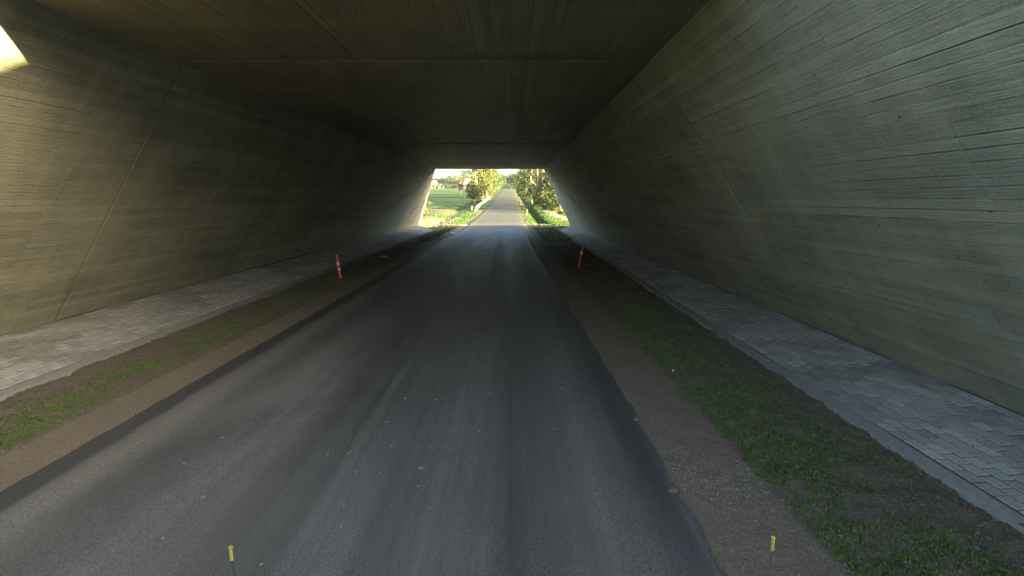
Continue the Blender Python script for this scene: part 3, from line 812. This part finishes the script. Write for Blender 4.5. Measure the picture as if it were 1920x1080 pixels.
# left clump beside the guardrail
tree('roadside_tree', 'tall yellow green tree with pale trunk, left edge of the clump by the guardrail', 'tree', -8.6, 136, 9.2, 2.1, .12, 'leaf_yellow', 'bark', 4200, .30, 11, 46, 'column', .20, G1, stems=2)
tree('roadside_tree', 'tall ochre tree with bare pale stems behind the guardrail', 'tree', -7.9, 150, 10.6, 2.4, .10, 'leaf_yellow', 'bark', 4800, .32, 12, 50, 'column', .22, G1, stems=3)
tree('roadside_tree', 'broad green crowned tree reaching over the left of the road', 'tree', -8.0, 176, 12.0, 3.9, .16, 'leaf_yellow', 'bark_dark', 6500, .36, 13, 60, 'round', .26, G1)
tree('roadside_tree', 'green tree in shade behind the broad crowned tree, left of the road', 'tree', -9.4, 205, 11.0, 4.2, .1, 'leaf_green', 'bark_dark', 5200, .4, 14, 55, 'round', .26, G1)
tree('roadside_tree', 'dark green tree where the left verge meets the hazy road end', 'tree', -10.2, 250, 10.0, 4.2, .05, 'leaf_green', 'bark_dark', 4000, .45, 15, 45, 'round', .26, G1)
tree('shrub', 'olive ochre shrub under the tall trees at the guardrail', 'shrub', -8.2, 128, 4.2, 1.8, .02, 'leaf_yellow', 'bark', 2600, .26, 16, 30, 'round', .07, 'shrubs left of the road', stems=3)
tree('shrub', 'yellow green shrub beside the olive one above the guardrail end', 'shrub', -7.6, 160, 5.0, 2.0, .02, 'leaf_yellow', 'bark', 2600, .28, 17, 30, 'round', .07, 'shrubs left of the road', stems=3)
tree('shrub', 'dark conical bush left of the tall yellow green trees', 'shrub', -9.4, 136, 5.4, 1.3, .0, 'leaf_dark', 'bark_dark', 3400, .26, 18, 36, 'cone', .1, 'shrubs left of the road')
tree('shrub', 'low dark green bush in front of the brick house', 'shrub', -12.6, 165, 4.4, 1.4, .0, 'leaf_dark', 'bark_dark', 2400, .3, 19, 26, 'round', .08, 'shrubs left of the road', stems=2)
tree('shrub', 'olive shrub growing at the foot of the left slope outside the opening', 'shrub', -12.6, 76, 3.6, 1.0, .02, 'leaf_yellow', 'bark_dark', 1500, .17, 20, 26, 'round', .04, 'shrubs left of the road', stems=3)
tree('shrub', 'brownish weedy shrub hugging the left wall end', 'shrub', -11.6, 66, 1.9, 0.7, .02, 'leaf_rust', 'bark_dark', 900, .14, 21, 16, 'round', .03, 'shrubs left of the road', stems=3)
# young tree in the field
tree('young_tree', 'slender young tree with rusty leaves standing alone in the green field', 'tree', -19.0, 200, 6.2, 0.95, .24, 'leaf_rust', 'bark', 1500, .3, 22, 24, 'column', .13)
# right side row
G2 = 'pale stemmed trees in the right hand row'
row = [(8.4, 90, 11.5, 1.7, 'tall slim tree with sunlit pale trunk nearest the right wall end'),
       (7.6, 96, 12.0, 1.6, 'tall slim tree with two pale stems, second from the right wall end'),
       (8.9, 101, 12.5, 1.9, 'tall slim tree set back behind the second and third of the right row'),
       (6.7, 104, 12.0, 1.6, 'tall pale stemmed tree in the middle of the right row'),
       (6.9, 112, 13.0, 1.8, 'tall pale stemmed tree just past the middle of the right row'),
       (5.9, 118, 13.0, 1.7, 'tall pale stemmed tree, last but one before the overhanging tree'),
       (9.6, 118, 13.0, 2.1, 'broad leafy tree at the back of the right row')]
for i, (x, y, h, r, lab) in enumerate(row):
    tree('slim_tree', lab, 'tree', x, y, h, r, .18, 'leaf_yellow', 'bark', 3000, .25, 40 + i, 34, 'column', .2, G2, stems=2)
tree('overhanging_tree', 'tree whose thin leafy branch hangs over the right of the road against the sky', 'tree', 4.6, 124, 13.5, 3.0, .45, 'leaf_yellow', 'bark', 2600, .26, 50, 44, 'round', .2, stems=1)
for i, (x, y, h, r, lm, lab) in enumerate([(8.0, 82, 3.2, 1.3, 'leaf_green', 'dense green bush at the hedge foot nearest the right wall'),
        (7.3, 88, 3.4, 1.4, 'leaf_yellow', 'olive bush at the hedge foot, second from the right wall'),
        (6.6, 94, 3.0, 1.3, 'leaf_green', 'green bush below the pale trunks, third from the right wall'),
        (6.0, 101, 3.4, 1.4, 'leaf_yellow', 'yellowish bush below the pale trunks, fourth from the right wall'),
        (5.4, 109, 3.6, 1.5, 'leaf_green', 'round green bush bulging toward the right verge'),
        (5.0, 118, 4.0, 1.6, 'leaf_green', 'green bush with dark base at the left end of the slim tree row'),
        (8.6, 94, 4.6, 1.7, 'leaf_dark', 'dark bush filling the gap behind the pale trunks')]):
    tree('hedge_bush', lab, 'bush', x, y, h, r, .0, lm, 'bark_dark', 2600, .2, 60 + i, 30, 'round', .05, 'bushes at the foot of the right tree row', stems=3)
for i, (x, y, h, r, lm, lab) in enumerate([(5.2, 160, 8.6, 2.9, 'leaf_dark', 'dark shaded tree right of the road beyond the slim row'),
        (4.9, 188, 9.4, 3.1, 'leaf_green', 'grey green tree behind the dark shaded tree on the right'),
        (5.8, 222, 9.5, 3.6, 'leaf_dark', 'dark tree at the right of the narrowing road'),
        (5.4, 262, 9.5, 3.4, 'leaf_green', 'lighter green tree at the right of the road end')]):
    tree('shaded_tree', lab, 'tree', x, y, h, r, .02, lm, 'bark_dark', 6000, .38, 80 + i, 50, 'round', .2, 'trees right of the far road')
for i, (x, y, h, r, lab) in enumerate([(12.5, 104, 8.5, 2.6, 'dark leafy tree behind the near end of the slim tree row'),
        (13.5, 116, 9.5, 3.0, 'dark leafy tree behind the far end of the slim tree row'),
        (12.0, 129, 9.0, 3.0, 'dark leafy tree set back behind the overhanging tree'),
        (10.5, 139, 9.0, 2.8, 'dark leafy tree between the overhanging tree and the shaded ones'),
        (11.0, 160, 9.5, 3.2, 'dark leafy tree at the back of the shaded trees')]):
    tree('back_tree', lab, 'tree', x, y, h, r, .0, 'leaf_dark', 'bark_dark', 5000, .36, 200 + i, 44, 'round', .2, 'trees right of the far road')
tree('shrub', 'low bright green shrub under the dark trees on the right verge', 'shrub', 4.2, 140, 2.4, 1.6, .0, 'leaf_green', 'bark_dark', 1400, .24, 90, 18, 'round', .05, 'shrubs right of the road', stems=3)
# trees closing the road end
for i, (x, y, h, r, lm, lab) in enumerate([(-9.5, 330, 8.5, 4.5, 'leaf_green', 'hazy tree closing the road end on its left'),
        (-4.0, 352, 7.6, 4.6, 'leaf_dark', 'blue green hazy tree in the middle of the road end'),
        (1.6, 338, 9.0, 4.2, 'leaf_green', 'hazy pale green tree closing the road end on its right'),
        (-2.0, 385, 9.5, 5.5, 'leaf_dark', 'round topped tree behind the others at the road end'),
        (9.0, 330, 11, 5.5, 'leaf_dark', 'tall dark tree at the right of the road end')]):
    tree('distant_tree', lab, 'tree', x, y, h, r, .0, lm, 'bark_dark', 2600, .6, 100 + i, 34, 'round', .25, 'trees closing the road end')
# tree line behind the field and houses
tl = [(-70, 455, 9.5, 6, 'leaf_dark', 'dark low tree at the left end of the far tree line'),
      (-62, 440, 9.8, 5, 'leaf_dark', 'blue green tree above the tile roofed house'),
      (-55, 445, 10.6, 5.5, 'leaf_dark', 'dark rounded tree in the far tree line beside the small white shed'),
      (-48, 430, 12.2, 6, 'leaf_green', 'broad grey green tree in the middle of the far tree line'),
      (-40, 438, 12.4, 5.5, 'leaf_green', 'tall olive tree behind the young field tree'),
      (-28, 450, 10.5, 5, 'leaf_dark', 'dark tree close behind the white gabled house'),
      (-80, 440, 9.0, 6, 'leaf_green', 'green tree mostly hidden by the left wall'),
      (-20, 440, 11, 5, 'leaf_green', 'tree to the right of the white gabled house')]
tl = [(a, b_, c * .78, d * .9, e, f_) for a, b_, c, d, e, f_ in tl]
for i, (x, y, h, r, lm, lab) in enumerate(tl):
    tree('distant_tree', lab, 'tree', x, y, h, r, .0, lm, 'bark_dark', 2600, .75, 120 + i, 36, 'round', .25, 'far tree line behind the field')
tree('pine_tree', 'tall umbrella shaped pine with flat layered branches above the houses', 'tree', -38.0, 452, 15.8, 5.6, .42, 'leaf_dark', 'bark_dark', 2200, .6, 140, 20, 'flat', .35)

# ------------------------------------------------------------------ houses
def house(x, y, w, d, wh, rh, rz, wallm, gablem, roofm, label, windows, chimney=True, over=.4):
    z = terrain_z(x, y); root = empty('house', (x, y, z - .05), label, 'house', 'houses behind the field', rz)
    b = MB(); b.box(-w / 2, w / 2, -d / 2, d / 2, 0, wh); b.build('wall', M[wallm], root)
    for s in (-1, 1):                       # gable triangles face -y and +y
        y0 = s * d / 2; y1 = y0 - s * .25
        vs = [(-w / 2, y0, wh), (w / 2, y0, wh), (0, y0, wh + rh), (-w / 2, y1, wh), (w / 2, y1, wh), (0, y1, wh + rh)]
        fix_normals(mesh_obj('gable', vs, [(0, 1, 2), (3, 5, 4), (0, 3, 4, 1), (1, 4, 5, 2), (2, 5, 3, 0)], M[gablem], root))
    rf_ = None
    for s in (-1, 1):
        sl = rh / (w / 2); e = w / 2 + over
        vs = [(0, -d / 2 - .15, wh + rh + .03), (0, d / 2 + .15, wh + rh + .03), (s * e, d / 2 + .15, wh + rh + .03 - sl * e), (s * e, -d / 2 - .15, wh + rh + .03 - sl * e)]
        vs += [(a, b_, c + .22) for a, b_, c in vs]
        rf_ = fix_normals(mesh_obj('roof', vs, [(0, 1, 2, 3), (4, 7, 6, 5), (0, 4, 5, 1), (1, 5, 6, 2), (2, 6, 7, 3), (3, 7, 4, 0)], M[roofm], root))
    if chimney:
        c = MB(); c.box(-.3, .3, -.3, .3, wh + rh - .5, wh + rh + 1.0); c.build('chimney', M['brick'], root)
    for (face, px, pz, ww, hh) in windows:
        c = MB(); g = MB()
        if face == 'f':
            c.box(px - ww / 2, px + ww / 2, -d / 2 - .06, -d / 2 + .02, pz, pz + hh); g.box(px - ww / 2 + .1, px + ww / 2 - .1, -d / 2 - .08, -d / 2 - .062, pz + .1, pz + hh - .1)
        else:
            s = -1 if face == 'l' else 1; xa = s * w / 2
            c.box(min(xa + s * .06, xa - s * .02), max(xa + s * .06, xa - s * .02), px - ww / 2, px + ww / 2, pz, pz + hh)
            g.box(min(xa + s * .062, xa + s * .08), max(xa + s * .062, xa + s * .08), px - ww / 2 + .1, px + ww / 2 - .1, pz + .1, pz + hh - .1)
        f_ = c.build('window', M['white_paint'], root); g.build('pane', M['glass'], f_)
    return root
house(-35.2, 425, 6.6, 12, 3.2, 4.4, R(6), 'brick', 'render_white', 'roof_dark', 'house with a white triangular gable over low red brick walls beyond the field',
      [('f', -1.9, .9, 1.1, 1.2), ('f', 0.2, .9, 1.1, 1.2), ('f', 2.1, .9, .9, 1.2)], False)
house(-66.5, 422, 7.5, 16, 2.8, 3.2, R(80), 'yellow_wall', 'yellow_wall', 'roof_red', 'long low house with sunlit tile roof at the left end of the field',
      [('r', -5, .9, 1.4, 1.2), ('r', -1, .9, 1.4, 1.2), ('r', 3, .9, 1.4, 1.2)], False)
house(-54.8, 420, 3.6, 5, 1.8, 1.3, R(4), 'render_white', 'render_white', 'roof_dark', 'small white shed with dark gabled roof between the far trees', [('f', 0, .6, 1.0, .8)], False)
# hedge between field and gardens
for i in range(7):
    x = -74 + i * 7.2
    labs = ['low dark hedge at the left end of the field edge', 'low hedge in front of the tile roofed house', 'low hedge before the small white shed', 'low hedge between the shed and the broad tree',
            'low hedge below the broad grey green tree', 'low hedge left of the white gabled house', 'low hedge at the foot of the white gabled house']
    tree('garden_hedge', labs[i], 'hedge', x, 408, 1.9, 3.8, .0, 'leaf_dark', 'bark_dark', 700, .5, 160 + i, 16, 'round', .05, 'low hedges along the far field edge', stems=2)

# small pale sign at the road end
sg = empty('road_sign', (-6.9, 290, terrain_z(-6.9, 290)), 'small pale blue sign on a post at the left of the hazy road end', 'sign')
b = MB(); b.tube([(0, 0, 0), (0, 0, 2.6)], .05, 8); b.build('pole', M['rubber'], sg)
M['pale_blue'] = simple('pale_blue_sign', (0.42, 0.52, 0.66), .5, .05, 2)
b = MB(); b.box(-.5, .5, -.08, -.055, 1.3, 2.7); b.build('panel', M['pale_blue'], sg)

# ------------------------------------------------------------------ rubble along the hedge foot
sp = []
for _ in range(420):
    y = random.uniform(66, 92); x = 6.2 + (80 - y) * 0.035 + random.gauss(0, .45); sp.append((x, y, terrain_z(x, y) + .03, random.uniform(.06, .22)))
lumps('rubble', sp, M['rubble'])
sp = []
for _ in range(260):
    y = random.uniform(53, 72); x = random.uniform(-13.5, -6.3); sp.append((x, y, terrain_z(x, y), random.uniform(.05, .16)))
lumps('soil_lumps', sp, M['gravel'])

# ------------------------------------------------------------------ small things on the road and verges
spots = [(615, 853), (655, 853), (735, 838), (760, 749), (817, 751), (808, 840), (787, 880), (783, 915), (735, 952), (806, 955), (645, 952), (713, 890), (668, 888), (640, 990), (618, 1008), (726, 793),
         (920, 738), (1030, 792), (1040, 805), (898, 810), (183, 887), (305, 1012), (417, 822), (345, 870), (560, 695), (872, 690), (1052, 727), (492, 1062), (380, 935), (520, 740)]
kinds = ['dry leaf', 'pebble']
for i, (px, py) in enumerate(spots):
    x, y = ray_ground(px, py, 0.03)
    if not (edge_l(y) + .05 < x < edge_r(y) - .05): continue
    s = random.uniform(.008, .026) * (0.8 + y * .05)
    vs = []; n = 9; a0 = random.uniform(0, 6.28)
    for k in range(n):
        t = 2 * math.pi * k / n; rr = s * (1 + .35 * math.cos(t)) * random.uniform(.8, 1.1)
        vs.append((rr * math.cos(t), .7 * rr * math.sin(t), .002 + .012 * abs(math.sin(t)) * random.random()))
    vs.append((0, 0, .004)); c = n
    vs2 = [(a, b_, max(0, zz - .003)) for a, b_, zz in vs]
    N = len(vs); v_all = vs + vs2
    f_all = [(k, (k + 1) % n, c) for k in range(n)] + [(N + (k + 1) % n, N + k, N + c) for k in range(n)] + [(N + k, N + (k + 1) % n, (k + 1) % n, k) for k in range(n)]
    o = mesh_obj('fallen_leaf', v_all, f_all, M['leaf_litter']); o.location = (x, y, prof(y) + .035 - .03 * ((x + 1.55) / 3.05) ** 2 + .004); o.rotation_euler = (0, 0, a0)
    props(o, 'dry pale leaf lying flat on the dark asphalt', 'leaf', 'fallen leaves on the road')
# concrete scraps
def scrap(name, px, py, z, sx, sy, sz, mat, label, cat, rz=0.0):
    x, y = ray_ground(px, py, z)
    vs = []
    n = 7
    for zz, q in ((-.02, 1.0), (sz * .7, .95), (sz, .6)):
        for k in range(n):
            t = 2 * math.pi * k / n; rr = q * (1 + .25 * math.sin(2.3 * k + px)); vs.append((sx * rr * math.cos(t), sy * rr * math.sin(t), zz))
    fs = [tuple(range(n))[::-1], tuple(range(2 * n, 3 * n))] + [(r_ * n + k, r_ * n + (k + 1) % n, (r_ + 1) * n + (k + 1) % n, (r_ + 1) * n + k) for r_ in range(2) for k in range(n)]
    o = mesh_obj(name, vs, fs, mat); o.location = (x, y, z); o.rotation_euler = (0, 0, rz); return props(o, label, cat)
scrap('plastic_scrap', 720, 481, .06, .16, .07, .03, M['pebble'], 'small pale scrap lying in the dark left verge', 'litter')
scrap('plastic_scrap', 850, 437, .03, .24, .32, .02, M['white_paint'], 'white flat scrap on the left of the road near the far opening', 'litter')
scrap('stone', 1262, 694, .06, .014, .01, .012, M['pebble'], 'tiny white stone in the right verge', 'stone')
scrap('stone', 1280, 690, .06, .03, .024, .018, M['clod'], 'round brown stone beside the tiny white one in the right verge', 'stone')
scrap('stone', 1193, 786, .02, .03, .03, .02, M['clod'], 'dark stone at the right edge of the asphalt', 'stone')
scrap('stone', 1262, 918, .02, .05, .04, .015, M['clod'], 'flat brown stone bulging over the right asphalt edge', 'stone')
scrap('stone', 143, 724, .06, .04, .03, .03, M['clod'], 'brown stone in the grass of the left verge', 'stone')
# curved concrete channels crossing the verge near the far opening
def channel(pts, label):
    mb = MB(); n = len(pts)
    vs, fs = [], []
    for i, (x, y, z) in enumerate(pts):
        a = Vector(pts[max(0, i - 1)]); b_ = Vector(pts[min(n - 1, i + 1)]); d = (b_ - a).normalized(); s = Vector((-d.y, d.x, 0)) * .11
        for q, zz in ((-1, -.05), (-1, .05), (-.55, .05), (0, .02), (.55, .05), (1, .05), (1, -.05)): vs.append((x + s.x * q, y + s.y * q, z + zz))
    for i in range(n - 1):
        for k in range(6): fs.append((i * 7 + k, i * 7 + k + 1, (i + 1) * 7 + k + 1, (i + 1) * 7 + k))
    fs += [tuple(range(7)), tuple(range((n - 1) * 7, n * 7))[::-1]]
    o = mesh_obj('drain_channel', vs, fs, M['plain_concrete']); return props(o, label, 'drain channel')
channel([(3.95, 36.3, .09), (3.6, 35.4, .09), (3.2, 35.0, .09), (2.8, 35.1, .08), (2.45, 35.7, .07)], 'curved pale concrete channel crossing the dark right verge near the far opening')
channel([(-6.75, 33.2, .09), (-6.5, 33.1, .09), (-6.2, 33.4, .08), (-5.95, 34.0, .07)], 'short curved concrete channel at the left pavement edge')

# ------------------------------------------------------------------ slender rods in front of the camera
def rod(px, py, t, lx, label):
    u = (px - 960) / 1000; w = (540 - py) / 1000; th = math.atan(.165)
    x, y, z = u * t, (math.cos(th) + w * math.sin(th)) * t, CAMH + (w * math.cos(th) - math.sin(th)) * t
    root = empty('marker_rod', (x, y, 0.04), label, 'marker rod', 'slender rods with yellow caps')
    m = MB(); pts = [(lx, -.06, 0.0), (lx * .9, -.05, .35), (lx * .5, -.02, z - .35), (0, 0, z - .08)]
    m.tube(pts, [.0045, .0045, .0032, .0028], 8); m.build('rod', M['black'], root, smooth=True)
    m = MB(); m.tube([(0, 0, z - .085), (0, 0, z - .081), (0, 0, z - .048), (0, 0, z - .04)], [.003, .0048, .0048, .006], 10); m.build('cap', M['yellow'], root)
    m = MB(); m.tube([(lx, -.06, -.01), (lx, -.06, .015)], .05, 12); m.build('foot', M['rubber'], root)
rod(432, 1025, 1.55, .07, 'thin dark rod with a yellow cap standing on the asphalt at the bottom left')
rod(1450, 1007, 1.55, -.02, 'thin dark rod with a yellow cap over the brown shoulder at the bottom right')

# ------------------------------------------------------------------ light autumn haze
hz = MB(); hz.box(-960, 960, -300, 1560, -3, 46)
hm = bpy.data.materials.new('haze_air'); hm.use_nodes = True
hn = hm.node_tree; hn.nodes.remove(hn.nodes['Principled BSDF'])
pvn = hn.nodes.new('ShaderNodeVolumePrincipled'); pvn.inputs['Color'].default_value = (0.70, 0.84, 1.0, 1); pvn.inputs['Density'].default_value = 0.00009; pvn.inputs['Anisotropy'].default_value = 0.0
hn.links.new(pvn.outputs[0], hn.nodes['Material Output'].inputs['Volume'])
o = hz.build('haze', hm); props(o, kind='stuff')
